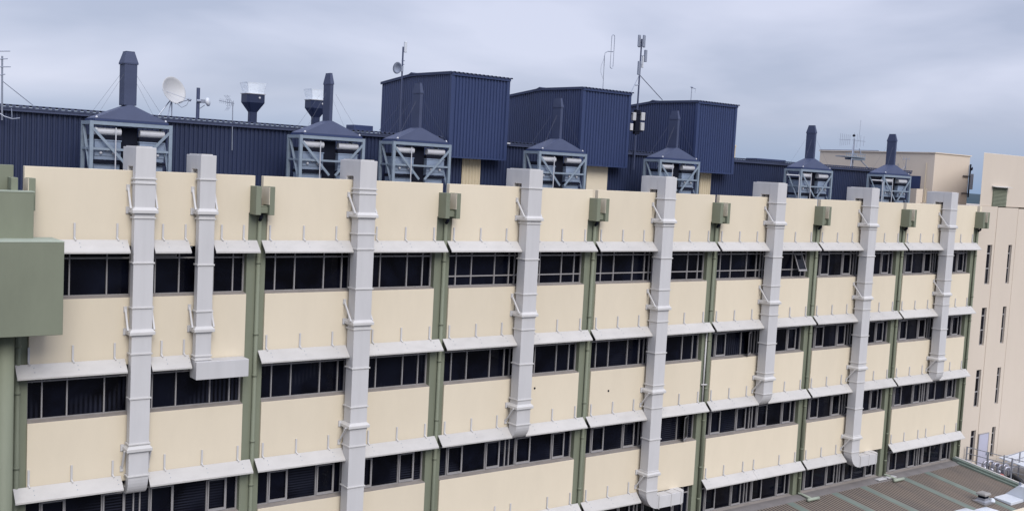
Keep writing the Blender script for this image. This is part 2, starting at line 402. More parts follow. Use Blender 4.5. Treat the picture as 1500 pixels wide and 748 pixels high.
def duct(label, x0, x1, end, bands, ztop=4.62, zend=-5.45, yf=-.63):
    global YF
    YF = yf
    root = thing('exhaust_duct', label, 'duct', (x0, YF, zend - .6), 'exhaust ducts down the facade')
    MB().box(x0, x1, YF, YB, zend, ztop - .002).build('shaft', 'duct', root, bevel=.014)
    el = MB()
    el.prism_x([(YB + .002, 4.06), (.36, 4.06), (.36, 2.56), (.90, 2.56), (.90, ztop), (YB + .002, ztop)], x0 + .002, x1 - .002)
    el.build('top_elbow', 'duct', root, bevel=.014)
    MB().box(x0 + .03, x1 - .12, YF + .03, .70, ztop + .002, ztop + .03).build('lid', 'duct_band', root)
    MB().box(x0 + .06, x1 - .06, .02, .16, 3.934, 4.055).build('packer', 'flash', root)
    for z in bands: band(x0, x1, z, root)
    for z, up in ((2.72, True), (-1.05, True), (-4.72, False), (-8.40, False)):
        if z > zend: collar(x0, x1, z, root, up)
    if end == 'back':
        n = 8; cy, rz = -.06, .62; ry = YF - cy
        arc = [(cy + ry * math.cos(t * math.pi / 2 / n), zend - rz * math.sin(t * math.pi / 2 / n)) for t in range(n + 1)]
        MB().prism_x([(YB, zend)] + arc + [(.30, zend - rz), (.30, zend - .40), (YB, zend - .40)], x0, x1).build('outlet_elbow', 'duct', root, bevel=.01)
    if end == 'right':
        n = 8; rz = .86; xo = x0 + .80; hgt = .56
        arc = [(xo - .80 * math.cos(t * math.pi / 2 / n), zend - rz * math.sin(t * math.pi / 2 / n)) for t in range(n + 1)]
        xe = x0 + 2.18
        MB().prism_y([(x1, zend)] + [(x0, zend)] + arc[1:] + [(xo, zend - rz + hgt), (x1 + .02, zend - .27)], YF, YB).build('outlet_elbow', 'duct', root, bevel=.01)
        m = 6; run = []
        zt, zb = zend - rz + hgt - .002, zend - rz + .006
        path = [(YB, xo), (YF, xo), (YF, xe)] + [(YF + .42 * (1 - math.cos(t * math.pi / 2 / m)), xe + .42 * math.sin(t * math.pi / 2 / m)) for t in range(1, m + 1)] + [(.30, xe + .42), (.30, xe - .15), (YB, xe - .15)]
        pv = [(xx, yy, zb) for yy, xx in path] + [(xx, yy, zt) for yy, xx in path]; L = len(path)
        MB().add(pv, [tuple(range(L)), tuple(range(2 * L - 1, L - 1, -1))] + [(i, (i + 1) % L, (i + 1) % L + L, i + L) for i in range(L)]).build('outlet_run', 'duct', root, bevel=.01)
        for xb in (xo + .02, xo + .78, xe + .02):
            MB().box(xb - .018, xb + .018, YF - .026, YB, zb - .024, zt + .024).build('joint_band', 'duct_band', root)
    if end == 'plenum':
        MB().box(x0 - .03, x1 + 1.22, YF - .20, -.04, -2.64, -2.06).build('outlet_plenum', 'duct', root, bevel=.014)
    return root

duct('grey exhaust duct second from the left end, widest in the picture, ending at the third awning row', 3.19, 3.81, 'back',
     [3.70, 3.56, 2.50, 1.11, -.28, -1.72, -3.12, -4.56, -5.58], ztop=4.66, zend=-5.58, yf=-.42).__setitem__('label', 'leftmost grey exhaust duct, full three storeys, ending just above the third window row')
duct('short narrow grey duct ending in a horizontal box above the second window row', 5.21, 5.72, 'plenum', [3.75, 2.50, 1.03, -.46, -1.90, -2.02], ztop=4.52, zend=-2.06, yf=-.42)
duct('tall grey duct running off the bottom edge of the picture', DUCT_X[1], DUCT_X[1] + DW, 'right',
     [3.63, 3.48, 2.07, 1.54, .15, -1.27, -2.66, -4.04, -5.45, -6.92, -8.29, -9.16], zend=-9.16)
duct('grey duct third from the left among the tall ones, curving into the third window row', DUCT_X[2], DUCT_X[2] + DW, 'back', [3.90, 2.53, 1.13, -.24, -1.64, -3.01, -4.43, -5.43])
duct('grey duct that bends right along the wall at the bottom edge of the picture', DUCT_X[3], DUCT_X[3] + DW, 'right', STD, zend=-9.16)
duct('grey duct left of the tilted open window, curving into the wall two storeys below it', DUCT_X[4], DUCT_X[4] + DW, 'back', STD[:8])
duct('grey duct that bends right just above the brown ribbed lower roof', DUCT_X[5], DUCT_X[5] + DW, 'right', STD, zend=-9.16)
duct('rightmost grey exhaust duct, beside the cream end building', DUCT_X[6], DUCT_X[6] + DW, 'back', STD[:8])

# ------------------------------------------------------------------ corrugated sheeting
def corrugated_x(mb, x0, x1, y, z0, z1, pitch=.165, depth=.04, out=-1):
    """trapezoid sheeting on a wall facing y (out=-1: towards -y), ribs vertical"""
    n = max(1, int(round((x1 - x0) / pitch))); p = (x1 - x0) / n; pr = []
    for i in range(n):
        a = x0 + i * p
        pr += [(a, 0), (a + .22 * p, 0), (a + .36 * p, depth), (a + .78 * p, depth), (a + .92 * p, 0)]
    pr.append((x1, 0)); L = len(pr)
    mb.add([(x, y + out * d, z0) for x, d in pr] + [(x, y + out * d, z1) for x, d in pr], [(i, i + 1, i + 1 + L, i + L) for i in range(L - 1)])
def corrugated_y(mb, y0, y1, x, z0, ztop, pitch=.165, depth=.04, out=-1):
    n = max(1, int(round((y1 - y0) / pitch))); p = (y1 - y0) / n; pr = []
    for i in range(n):
        a = y0 + i * p
        pr += [(a, 0), (a + .22 * p, 0), (a + .36 * p, depth), (a + .78 * p, depth), (a + .92 * p, 0)]
    pr.append((y1, 0)); L = len(pr)
    mb.add([(x + out * d, y, z0) for y, d in pr] + [(x + out * d, y, ztop(y)) for y, d in pr], [(i, i + 1, i + 1 + L, i + L) for i in range(L - 1)])

# ------------------------------------------------------------------ plant room along the roof
WY = 4.6
plant = thing('plant_room', 'long navy corrugated plant room along the roof behind the parapet', 'plant room', (20, WY, 2.55))
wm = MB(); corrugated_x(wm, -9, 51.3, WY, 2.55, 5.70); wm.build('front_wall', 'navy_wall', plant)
ew = MB(); ew.box(51.302, 51.36, WY - .02, 12, 2.55, 5.72); ew.box(-9, 51.3, 12, 12.05, 2.55, 6.0); ew.build('end_wall', 'navy', plant)
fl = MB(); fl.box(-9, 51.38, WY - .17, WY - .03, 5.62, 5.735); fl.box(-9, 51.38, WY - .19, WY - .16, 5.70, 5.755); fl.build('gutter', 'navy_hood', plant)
rf = MB(); n = 300; L = []
for i in range(n):
    a = -9 + i * 60.4 / n; p = 60.4 / n
    L += [(a, 5.775), (a + .45 * p, 5.775), (a + .55 * p, 5.835), (a + .9 * p, 5.835)]
L.append((51.4, 5.775)); K = len(L)
rf.add([(x, WY - .22, z) for x, z in L] + [(x, 12.1, z + .26) for x, z in L] + [(x, WY - .22, z - .018) for x, z in L],
       [(i, i + 1, i + 1 + K, i + K) for i in range(K - 1)] + [(i, i + 1, i + 1 + 2 * K, i + 2 * K) for i in range(K - 1)])
rf.build('roof_sheet', 'navy_hood', plant)
for (a, b, rib) in ((18.42, 19.38, True), (25.40, 26.68, False), (33.0, 33.82, True)):
    d = MB()
    if rib: corrugated_x(d, a, b, WY - .062, 2.55, 4.96, pitch=.16, depth=.03)
    else: d.box(a, b, WY - .11, WY - .055, 2.55, 4.96)
    d.build('cream_door', 'cream_sheet' if rib else 'cream', plant)
c = MB(); c.box(19.4, 20.75, WY - .28, WY - .22, 5.70, 5.76); c.build('conduit', 'drum', plant)
rc = MB(); rc.box(39.9, 42.4, 6.8, 7.6, 5.8, 5.985); rc.build('ridge_vent', 'navy', plant)
lv = MB()
for i in range(7): lv.prism_x([(WY - .12, 5.52 - i * .085), (WY - .05, 5.56 - i * .085), (WY - .05, 5.53 - i * .085)], 47.35, 48.9)
lv.build('louvre', 'navy_dark', plant)

tb = MB().sq([(.46, .35, 0), (.46, .35, .26)], (14.75, 7, 5.86)); tag(tb.build('roof_vent', 'navy', None, bevel=.02), 'small square navy roof box behind the plant room gutter', 'roof vent')
fl = MB(); fl.tube([(39.27, 8, 5.9), (39.27, 8, 6.55)], .10, 12); fl.lathe([(.13, 0), (.13, .1), (.09, .12)], (39.27, 8, 6.56), n=12)
tag(fl.build('flue_pipe', 'cream_sheet', None, smooth=False), 'short tan flue pipe beside the right hand navy tower', 'flue')

# ------------------------------------------------------------------ plant towers
def tower(label, x0, x1, yb, extra):
    y0 = 4.0; z0 = 4.985; zr = 8.55
    t = thing('plant_tower', label, 'tower', ((x0 + x1) / 2, y0, z0), 'navy plant towers on the roof')
    top = lambda y: 8.50 + (y - y0) * .012 if y < 7.15 else 8.535 - (y - 7.15) * .10
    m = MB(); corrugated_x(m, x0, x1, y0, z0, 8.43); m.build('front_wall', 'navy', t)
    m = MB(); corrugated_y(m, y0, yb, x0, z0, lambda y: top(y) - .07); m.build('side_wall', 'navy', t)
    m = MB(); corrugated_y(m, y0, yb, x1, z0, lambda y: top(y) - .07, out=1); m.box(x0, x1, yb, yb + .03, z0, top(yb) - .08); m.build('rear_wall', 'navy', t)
    MB().box(x0 + .01, x1 - .01, y0 + .01, yb - .01, z0 + .01, z0 + .05).build('soffit', 'navy_dark', t)
    tr = MB()
    tr.box(x0 - .06, x0 + .10, y0 - .065, y0 + .10, z0 - .02, 8.46); tr.box(x1 - .10, x1 + .06, y0 - .065, y0 + .10, z0 - .02, 8.46)
    tr.box(x0 - .07, x1 + .07, y0 - .10, y0 - .05, 8.36, 8.46)
    tr.box(x0 + .1, x1 - .1, y0 - .06, y0 - .045, z0 - .03, z0 + .03)
    tr.build('corner_flashing', 'navy', t)
    bg = MB()
    for i in range(12):
        ya = y0 - .05 + (yb - y0 + .1) * i / 12; yc = y0 - .05 + (yb - y0 + .1) * (i + 1) / 12
        bg.prism_x([(ya, top(ya) - .10), (yc, top(yc) - .10), (yc, top(yc) + .015), (ya, top(ya) + .015)], x0 - .09, x0 - .05)
    bg.build('barge_trim', 'navy_hood', t)
    r = MB(); n = int((x1 - x0 + .3) / .2); Lr = []
    for i in range(n):
        a = x0 - .1 + i * (x1 - x0 + .25) / n; p = (x1 - x0 + .25) / n
        Lr += [(a, 0), (a + .45 * p, 0), (a + .55 * p, .05), (a + .9 * p, .05)]
    Lr.append((x1 + .15, 0)); K = len(Lr); ys = [y0 - .14, 7.15, yb + .1]
    vs = [(x, y, top(y) - .035 + z) for y in ys for x, z in Lr] + [(x, y0 - .14, top(y0) - .05 + z) for x, z in Lr]
    r.add(vs, [(j * K + i, j * K + i + 1, (j + 1) * K + i + 1, (j + 1) * K + i) for j in range(2) for i in range(K - 1)] + [(i, i + 1, 3 * K + i + 1, 3 * K + i) for i in range(K - 1)])
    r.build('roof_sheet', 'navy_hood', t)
    MB().prism_x([(6.85, 8.535), (7.15, 8.60), (7.45, 8.50)], x0 - .1, x1 + .15).build('ridge_cap', 'navy_hood', t)
    return t
tower('largest and leftmost of the navy corrugated roof towers, with the dish mast in front', 17.35, 20.24, 9.8, None)
tower('middle navy corrugated roof tower, carrying the looped antenna', 24.48, 27.34, 9.8, None)
tower('rightmost navy corrugated roof tower, right of the tall antenna mast', 31.95, 34.73, 9.0, None)

# ------------------------------------------------------------------ exhaust stacks over steel cages
def stack(label, loc):
    t = thing('exhaust_stack', label, 'exhaust stack', loc, 'exhaust stacks over steel cages')
    x, y, z = loc           # x centre, y front, z base (2.55)
    w, d = 1.26, 1.0; zt = 5.43
    fm = MB(); b = .055
    for px in (x - w, x + w):
        for py in (y, y + d): fm.box(px - b, px + b, py - b, py + b, z, zt)
    for py in (y, y + d):
        fm.box(x - w + b, x + w - b, py - b + .004, py + b - .004, zt - .12, zt - .005)
        fm.box(x - w + b, x + w - b, py - .035, py + .035, 4.51, 4.58)
        fm.box(x - w + b, x + w - b, py - .035, py + .035, 3.42, 3.50)
    for px in (x - w, x + w):
        fm.box(px - b + .004, px + b - .004, y + b, y + d - b, zt - .12, zt - .005)
        fm.box(px - .035, px + .035, y + b, y + d - b, 4.51, 4.58)
    fm.build('steel_frame', 'steel', t)
    for sx in (-1, 1):
        MB().bar((x + sx * (w - .05), y - .05, 5.18), (x + sx * .12, y - .05, 4.02), .085, .03).build('brace', 'steel', t)
        MB().bar((x + sx * w, y + d - .1, 5.30), (x + sx * w, y + .1, 3.85), .085, .03).build('brace', 'steel', t)
    MB().tube([(x - .52, y - .09, 3.6), (x - .52, y - .09, 5.24)], .02, 6).build('conduit', 'drum', t)
    # two fan casings with drums over them and the dark riser between
    for sx in (-1, 1):
        xa, xb = (x - 1.12, x - .30) if sx < 0 else (x + .30, x + 1.10)
        ca = MB(); ca.box(xa, xb, y + .10, y + .85, 4.32, 4.84); ca.box(xa - .02, xb + .02, y + .08, y + .88, 4.80, 4.842); ca.box(xa, xb, y + .12, y + .85, 4.20, 4.318)
        co = ca.build('fan_casing', 'panel', t, bevel=.01)
        for i in range(3): MB().lathe([(.045, 0), (.045, .06), (.02, .08)], (xa + .18 + i * .2, y + .10, 4.42 + (.1 if i == 1 else 0)), (0, -1, 0), 8).build('hose_port', 'drum', co)
        MB().box(xa, xb, y + .2, y + .85, 3.3, 4.08).build('lower_casing', 'panel', t, bevel=.01)
        MB().tube([(xa, y + .17, 5.11), (xb, y + .17, 5.11)], .12, 14).build('drum', 'drum', t, smooth=False)
        MB().box(xa - .02, xb + .05, y + .12, y + .9, 4.85, 4.985).build('shelf', 'navy_dark', t)
        MB().box(xa - .02, xb + .05, y + .10, y + .9, 4.09, 4.17).build('shelf', 'navy_dark', t)
    MB().box(x - .28, x + .28, y + .3, y + .9, 3.0, 5.28).build('riser', 'navy_dark', t)
    MB().lathe([(.05, 0), (.07, .05), (.03, .09)], (x - w + .18, y + .12, 5.16), (-.5, -.8, 0), 10).build('flood_light', 'white', t)
    # hood: concave pyramid, a lip round its base
    cy = y + d / 2
    hd = MB(); hd.sq([(1.16, .52, 5.45), (1.16, .52, 5.52), (.60, .41, 5.775), (.075, .30, 6.01)], (x, cy, 0))
    hd.build('hood', 'navy_hood', t)
    lp = MB()
    lp.box(x - 1.18, x + 1.18, cy - .56, cy - .522, 5.43, 5.50); lp.box(x - 1.18, x + 1.18, cy + .522, cy + .56, 5.43, 5.50)
    lp.box(x - 1.20, x - 1.162, cy - .5, cy + .5, 5.435, 5.50); lp.box(x + 1.162, x + 1.20, cy - .5, cy + .5, 5.435, 5.50)
    lp.build('hood_lip', 'navy', t)
    MB().sq([(.065, .28, 6.0), (.065, .28, 7.33)], (x, cy, 0)).build('flue', 'navy_hood', t, bevel=.012)
    MB().sq([(.075, .295, 7.33), (.075, .295, 7.38), (.045, .19, 7.72), (.045, .19, 7.75)], (x, cy, 0)).build('cowl', 'navy_hood', t)
    wr = MB()
    for sx, sy in ((-1, -1), (1, -1), (-1, 1), (1, 1)): wr.tube([(x + sx * .2, cy + sy * .2, 7.0), (x + sx * 1.12, cy + sy * .48, 5.54)], .0035, 4)
    wr.build('guy_wire', 'wire', t)
    bt = MB()
    for sx, sy in ((-1, -1), (1, -1)): bt.lathe([(.02, 0), (.045, .04), (.02, .09)], (x + sx * 1.1, cy + sy * .48, 5.5), n=8)
    bt.build('eye_bolt', 'drum', t)
    return t
XS = [3.77, 10.99, 14.83, 21.86, 28.90, 39.03, 46.24]
LB = ['leftmost exhaust stack, the widest flue, behind the leftmost grey duct',
      'second exhaust stack from the left, in front of a funnel vent with a clear collar',
      'exhaust stack in front of the largest navy tower, below the dish mast',
      'exhaust stack in front of the middle navy tower',
      'exhaust stack in front of the rightmost navy tower',
      'exhaust stack on its own between the rightmost navy tower and the tan block',
      'rightmost exhaust stack, in front of the tan block']
proto = stack(LB[1], (XS[1], 2.0, 2.55))
for i, xs in enumerate(XS):
    if i == 1: continue
    o = copy_tree(proto); o.location = (xs, 2.0, 2.55); o['label'] = LB[i]
    if i == 0:                      # its flue is wider than the others
        for c in children(o):
            if c.name.startswith(('flue', 'cowl')):
                c.scale = (3.1, 1.0, 1.0)
for xs in (XS[5], XS[6]):
    k = MB(); k.tube([(xs - 2.75 + .1, 1.8, 5.08), (xs - 1.65, 1.8, 5.08), (xs - 1.60, 1.8, 5.0), (xs - 1.60, 1.8, 2.6)], .03, 8)
    tag(k.build('cable_pipe', 'drum'), 'pale bent cable pipe left of the ' + ('second stack from the right' if xs == XS[5] else 'rightmost exhaust stack'), 'pipe', 'bent cable pipes')

# ------------------------------------------------------------------ things on the plant room roof
RZ = 5.86
t = thing('satellite_dish', 'large white satellite dish tilted to the right on a tripod', 'satellite dish', (6.3, 5.5, RZ))
nrm = Vector((.34, -.88, .30)).normalized(); c0 = Vector((6.27, 5.5, 6.80))
pr = [(.5 * i / 8, .16 * (i / 8) ** 2) for i in range(1, 9)]
MB().lathe(pr + [(.515, .155)] + [(r, h - .025) for r, h in reversed(pr)], c0 - nrm * .1, nrm, 28).build('reflector', 'dish', t, smooth=True)
a = MB(); base = c0 + Vector((.06, -.05, -.47)); tip = c0 + Vector((.46, -.40, -.30))
a.tube([base, tip], .016); a.tube([c0 + Vector((-.4, 0, -.02)), tip], .007, 4); a.lathe([(.05, -.05), (.05, .06)], tip, (tip - c0).normalized(), 10); a.build('feed_arm', 'antenna', t)
a = MB()
for p in ((5.75, 5.5, RZ), (6.02, 5.3, RZ), (6.27, 5.6, RZ)): a.tube([p, c0 + Vector((0, .12, -.28))], .022)
a.build('tripod', 'antenna', t)
a = MB(); a.tube([tip, tip + Vector((-.05, .1, -.2)), tip + Vector((-.2, .2, -.3)), c0 + Vector((.12, .15, -.4))], .008, 4); a.build('cable', 'wire', t)

t = thing('microwave_link', 'stubby slate pole with a small drum dish right of the large white dish', 'antenna', (7.2, 5.5, RZ))
MB().tube([(7.2, 5.5, RZ), (7.2, 5.5, 6.98)], .065, 12).build('pole', 'pole_blue', t)
a = MB(); a.tube([(7.12, 5.42, 6.5), (7.30, 5.42, 6.5)], .055, 10); a.box(7.27, 7.42, 5.36, 5.52, 6.43, 6.56); a.tube([(7.25, 5.45, 6.22), (7.42, 5.4, 6.36)], .012, 4); a.build('clamp', 'antenna', t)
MB().lathe([(.06, 0), (.15, .05), (.16, .12), (.10, .16), (.02, .17)], (7.45, 5.42, 6.47), (.75, -.5, .15), 18).build('dish', 'white', t, smooth=True)

def yagi(mb, p0, direction, n, l0, l1, vert=False, r=.008):
    d = Vector(direction); mb.tube([Vector(p0), Vector(p0) + d], .012, 5)
    for i in range(n):
        q = Vector(p0) + d * (i + .5) / n; l = l0 + (l1 - l0) * i / n
        e = Vector((0, 0, l / 2)) if vert else Vector((l * .35, l * .35, 0))
        mb.tube([q - e, q + e], r, 4)
t = thing('television_antenna', 'thin antenna with mesh reflector on a long pole against the navy wall', 'antenna', (8.15, 4.45, 4.7))
MB().tube([(8.15, 4.45, 4.75), (8.12, 4.45, 6.52)], .018, 6).build('pole', 'antenna', t)
a = MB(); yagi(a, (8.18, 4.45, 6.46), (-.62, -.1, .06), 8, .22, .16, True, .006)
for i in range(4):
    for zz in (.0, .12, .24, -.1, -.2): a.tube([(7.93 + .0 * i, 4.3 + i * .1, 6.47 + zz), (7.99, 4.38 + i * .1, 6.47 + zz)], .005, 4)
for yy in (4.3, 4.45, 4.6): a.tube([(7.84, yy, 6.74), (7.96, yy, 6.6), (8.0, yy, 6.46), (7.98, yy, 6.32), (7.88, yy, 6.18)], .006, 4)
a.build('elements', 'antenna', t)

def hopper(label, c, s=1.0):
    t = thing('funnel_vent', label, 'roof vent', c, 'funnel vents with clear collars')
    def ring(h, z, ch=.22): 
        k = h * ch; return [(c[0] + x, c[1] + y, c[2] + z) for x, y in ((-h, -h + k), (-h + k, -h), (h - k, -h), (h, -h + k), (h, h - k), (h - k, h), (-h + k, h), (-h, h - k))]
    MB().loft([ring(.14, 0), ring(.14, .38), ring(.36, .74), ring(.36, 1.06)]).build('funnel', 'navy_wall', t)
    MB().loft([ring(.39, 1.062), ring(.39, 1.09)]).build('rim', 'drum', t)
    r0 = [ring(.31, 1.10, .05), ring(.40, 1.50, .05)]; r1 = [ring(.395, 1.50, .05), ring(.305, 1.10, .05)]
    MB().loft(r0 + r1, cap=False).build('collar', 'clear', t)
    MB().lathe([(.04, 0), (.04, .02), (.01, .03)], (c[0] + .12, c[1] - .36, c[2] + .93), (0, -1, 0), 10).build('badge', 'drum', t)
hopper('navy funnel vent with clear collar standing clear left of the second stack', (9.54, 6, RZ + .03))
hopper('navy funnel vent with clear collar half hidden by the second stack', (12.5, 6.6, RZ + .05))

# dish mast left of the first tower
t = thing('dish_mast', 'slim dark mast with panel aerial and small round dish before the largest navy tower', 'antenna mast', (15.2, 4.42, 5.0))
MB().tube([(15.2, 4.42, 4.9), (15.2, 4.42, 9.3)], .035, 8).build('pole', 'pole_blue', t)
MB().box(15.22, 15.34, 4.34, 4.42, 9.08, 9.52).build('panel_aerial', 'white', t, bevel=.02)
MB().lathe([(.05, 0), (.17, .03), (.235, .10), (.24, .115), (.17, .06), (.02, .03)], (15.04, 4.40, 8.42), (-.93, -.30, .05), 18).build('dish', 'antenna', t, smooth=True)
a = MB(); a.box(15.05, 15.22, 4.36, 4.46, 8.30, 8.52); a.tube([(15.16, 4.42, 8.75), (15.3, 4.42, 8.75)], .02); a.tube([(15.16, 4.42, 8.6), (15.28, 4.42, 8.6)], .02); a.build('clamp', 'antenna', t)
a = MB(); a.tube([(15.3, 4.5, 5.8), (15.22, 4.42, 7.0)], .016, 5); a.tube([(15.9, 5.2, 5.9), (15.2, 4.42, 7.6)], .012, 5); a.tube([(14.7, 5.2, 5.9), (15.2, 4.42, 7.0)], .012, 5); a.build('stay', 'pole_blue', t)

# folded loop antenna on the middle tower
t = thing('loop_antenna', 'thin bent mast holding a tall narrow loop on the middle navy tower', 'antenna', (26.5, 5, 8.5))
MB().tube([(26.52, 5, 8.5), (26.50, 5, 10.18), (26.54, 5, 10.32), (26.68, 5, 10.40), (27.02, 5, 10.42)], .022, 6).build('mast', 'antenna', t)
pts = [(26.98 + .09 * math.cos(q), 5, 11.12 + .09 * math.sin(q)) for q in [math.pi * i / 6 for i in range(7)]] + [(26.98 + .09 * math.cos(q), 5, 9.72 + .09 * math.sin(q)) for q in [math.pi + math.pi * i / 6 for i in range(7)]]
MB().tube(pts + [pts[0]], .016, 5).build('loop', 'antenna', t)
MB().tube([(26.50, 5, 10.1), (26.33, 5, 9.7), (26.32, 5, 9.4), (26.48, 5, 9.1)], .007, 4).build('cable', 'wire', t)

# tall mast
t = thing('antenna_mast', 'tallest rooftop mast, stayed, with a cluster of panel aerials at its top', 'antenna mast', (28.15, 4.3, 5.0))
MB().tube([(28.15, 4.3, 4.9), (28.17, 4.3, 11.1)], .045, 8, .035).build('pole', 'pole_blue', t)
for i, (dx, dy) in enumerate(((-.17, 0), (.0, -.15), (.17, 0), (0, .15))): MB().box(28.17 + dx - .055, 28.17 + dx + .055, 4.3 + dy - .04, 4.3 + dy + .04, 10.72, 11.28).build('panel_aerial', 'antenna', t, bevel=.015)
MB().box(28.40, 28.52, 4.22, 4.34, 10.05, 10.62).build('panel_aerial', 'antenna', t, bevel=.015)
MB().box(28.22, 28.31, 4.2, 4.28, 9.75, 10.30).build('panel_aerial', 'white', t, bevel=.015)
MB().box(27.99, 28.09, 4.2, 4.3, 9.40, 10.05).build('panel_aerial', 'antenna', t, bevel=.015)
a = MB(); a.tube([(28.15, 4.3, 10.3), (28.42, 4.3, 10.35)], .02); a.tube([(27.95, 4.3, 8.9), (28.2, 4.3, 8.95)], .03); a.tube([(28.1, 4.3, 9.9), (28.3, 4.25, 9.9)], .02); a.build('clamp', 'antenna', t)
a = MB(); a.tube([(28.16, 4.3, 9.42), (27.34, 3.98, 8.46)], .02, 5); a.tube([(28.16, 4.3, 9.42), (31.92, 6.49, 8.58)], .02, 5); a.build('stay', 'antenna', t)
for (xx, zz, s) in ((27.86, 7.42, .11), (28.42, 7.46, .13), (28.42, 6.98, .12)): MB().box(xx - s * .9, xx + s * .9, 4.12, 4.26, zz - .19, zz + .19).build('radio_unit', 'dish', t, bevel=.02)
MB().box(27.62, 27.80, 4.12, 4.26, 6.75, 7.08).build('radio_unit', 'duct', t, bevel=.02)
a = MB(); a.box(28.0, 28.3, 4.2, 4.36, 6.6, 7.75); a.tube([(27.7, 4.2, 7.55), (28.5, 4.2, 7.55)], .03); a.tube([(27.7, 4.2, 6.75), (28.5, 4.2, 6.75)], .03); a.build('mount', 'navy_dark', t)

t = thing('whip_antenna', 'tiny thin aerial on top of the rightmost navy tower', 'antenna', (34.15, 6.5, 8.5))
MB().tube([(34.0, 6.5, 8.5), (34.02, 6.5, 9.4)], .022, 6).build('pole', 'antenna', t)
a = MB(); a.tube([(33.9, 6.5, 9.42), (34.3, 6.5, 9.36)], .02, 5); a.tube([(34.3, 6.5, 9.36), (34.28, 6.5, 9.15)], .012, 4); a.lathe([(.02, -.06), (.06, 0), (.02, .06)], (34.02, 6.5, 9.42), n=8); a.build('head', 'antenna', t)

# aerial array at the right end
t = thing('aerial_array', 'tripod aerial array of vertical rods between the two rightmost stacks', 'antenna', (47.6, 6, 5.8))
a = MB(); a.tube([(47.62, 6, 5.8), (47.6, 6, 7.55)], .04, 8); a.tube([(46.6, 5.4, 5.8), (47.55, 6, 7.2)], .028, 6); a.tube([(48.7, 5.6, 5.8), (47.62, 6, 6.7)], .028, 6); a.build('tripod', 'antenna', t)
a = MB(); yagi(a, (46.15, 6, 7.42), (1.1, 0, .04), 6, .75, .55, True, .012); yagi(a, (47.4, 6, 7.46), (1.3, 0, -.02), 4, .9, .5, True, .011)
a.tube([(48.05, 6, 7.4), (48.1, 6, 8.7)], .012, 4); a.tube([(48.3, 6.1, 7.0), (48.4, 6, 6.6)], .03, 5); a.build('rods', 'antenna', t)
MB().lathe([(.03, -.08), (.09, 0), (.02, .12)], (47.4, 5.9, 7.72), (-.7, -.4, .5), 10).build('horn', 'navy_dark', t)
a = MB(); a.box(46.3, 48.3, 5.6, 6.3, 6.42, 6.47)
for i in range(10): a.tube([(46.4 + i * .2, 5.6, 6.47), (46.4 + i * .2, 5.6, 6.62 + .05 * (i % 3))], .016, 4)
a.tube([(46.3, 5.6, 6.62), (48.3, 5.6, 6.62)], .014, 4); a.box(47.1, 48.4, 5.7, 6.2, 6.28, 6.40); a.build('platform', 'steel', t)

t = thing('pole_antenna', 'small crosspiece aerial just right of the rightmost flue', 'antenna', (52.6, 5.6, 5.7))
a = MB(); a.tube([(52.5, 5.6, 5.6), (52.5, 5.6, 6.62)], .022, 6); a.tube([(52.0, 5.6, 5.85), (52.5, 5.6, 6.15)], .015, 5); a.tube([(52.65, 5.8, 5.7), (52.5, 5.6, 6.3)], .015, 5); a.build('pole', 'antenna', t)
a = MB(); a.tube([(52.15, 5.6, 6.55), (52.85, 5.6, 6.6)], .02, 5)
for dx in (-.3, 0, .3): a.tube([(52.5 + dx, 5.6, 6.48), (52.5 + dx, 5.6, 6.72)], .014, 4)
a.build('head', 'antenna', t)

t = thing('yagi_antenna', 'aerial with short rods cut by the left edge of the picture', 'antenna', (.35, 4.6, 5.7))
a = MB(); a.tube([(.36, 4.4, 5.3), (.34, 4.4, 7.35)], .03, 8); a.tube([(.36, 4.4, 6.55), (1.35, 4.7, 5.86)], .014, 5); a.build('pole', 'antenna', t)
a = MB()
for zz, l in ((7.5, .5), (7.25, .35), (7.0, .55), (6.75, .2)): a.tube([(.34 - l * .6, 4.4, zz - .03), (.34 + l * .45, 4.35, zz + .03)], .016, 5)
a.build('rods', 'antenna', t)
a = MB(); a.tube([(.2, 4.3, 5.55), (.4, 4.2, 5.42), (.62, 4.15, 5.36), (.85, 4.2, 5.40)], .018, 6); a.tube([(.62, 4.3, 5.7), (.62, 4.2, 5.4)], .012, 4); a.build('side_arm', 'antenna', t)

# ------------------------------------------------------------------ tan block behind the right end
blk = thing('stairwell_block', 'flat tan rendered block behind the right end of the roof', 'building', (55, 4, 2.0))
MB().box(53.07, 57.05, 4.0, 12.6, GROUND, 7.0).build('wall', 'cream_b', blk, bevel=.02)
MB().box(53.0, 57.12, 3.94, 12.65, 7.002, 7.06).build('coping', 'cream_b', blk)
MB().box(53.045, 53.068, 4.85, 5.6, 4.6, 5.56).build('dark_window', 'navy', blk)
MB().box(51.42, 52.1, 4.02, 6.0, 2.56, 4.76).build('low_wall', 'cream_b', blk)
a = MB(); a.tube([(52.2, 3.9, 2.6), (52.2, 3.9, 4.8)], .03, 6); a.tube([(53.0, 4.5, 3.0), (53.0, 4.5, 6.4)], .02, 6); a.build('drainpipe', 'cream_sheet', blk)
a = MB(); a.tube([(53.03, 6.5, 6.3), (53.03, 6.5, 5.9)], .02, 5); a.tube([(53.05, 8, 7.1), (53.05, 12.6, 7.1)], .03, 5); a.build('conduit', 'antenna', blk)
t = thing('wall_antenna', 'dark bracketed antenna on the right edge of the tan block', 'antenna', (57.1, 4, 5.0))
a = MB(); a.box(56.3, 57.0, 3.90, 3.97, 5.70, 5.76); a.box(56.3, 57.0, 3.90, 3.97, 4.60, 4.66); a.tube([(57.0, 3.9, 4.4), (57.0, 3.9, 6.5)], .05, 8); a.build('bracket', 'navy_dark', t)
MB().box(56.95, 57.15, 3.72, 3.86, 4.9, 5.9).build('panel', 'antenna', t, bevel=.02)
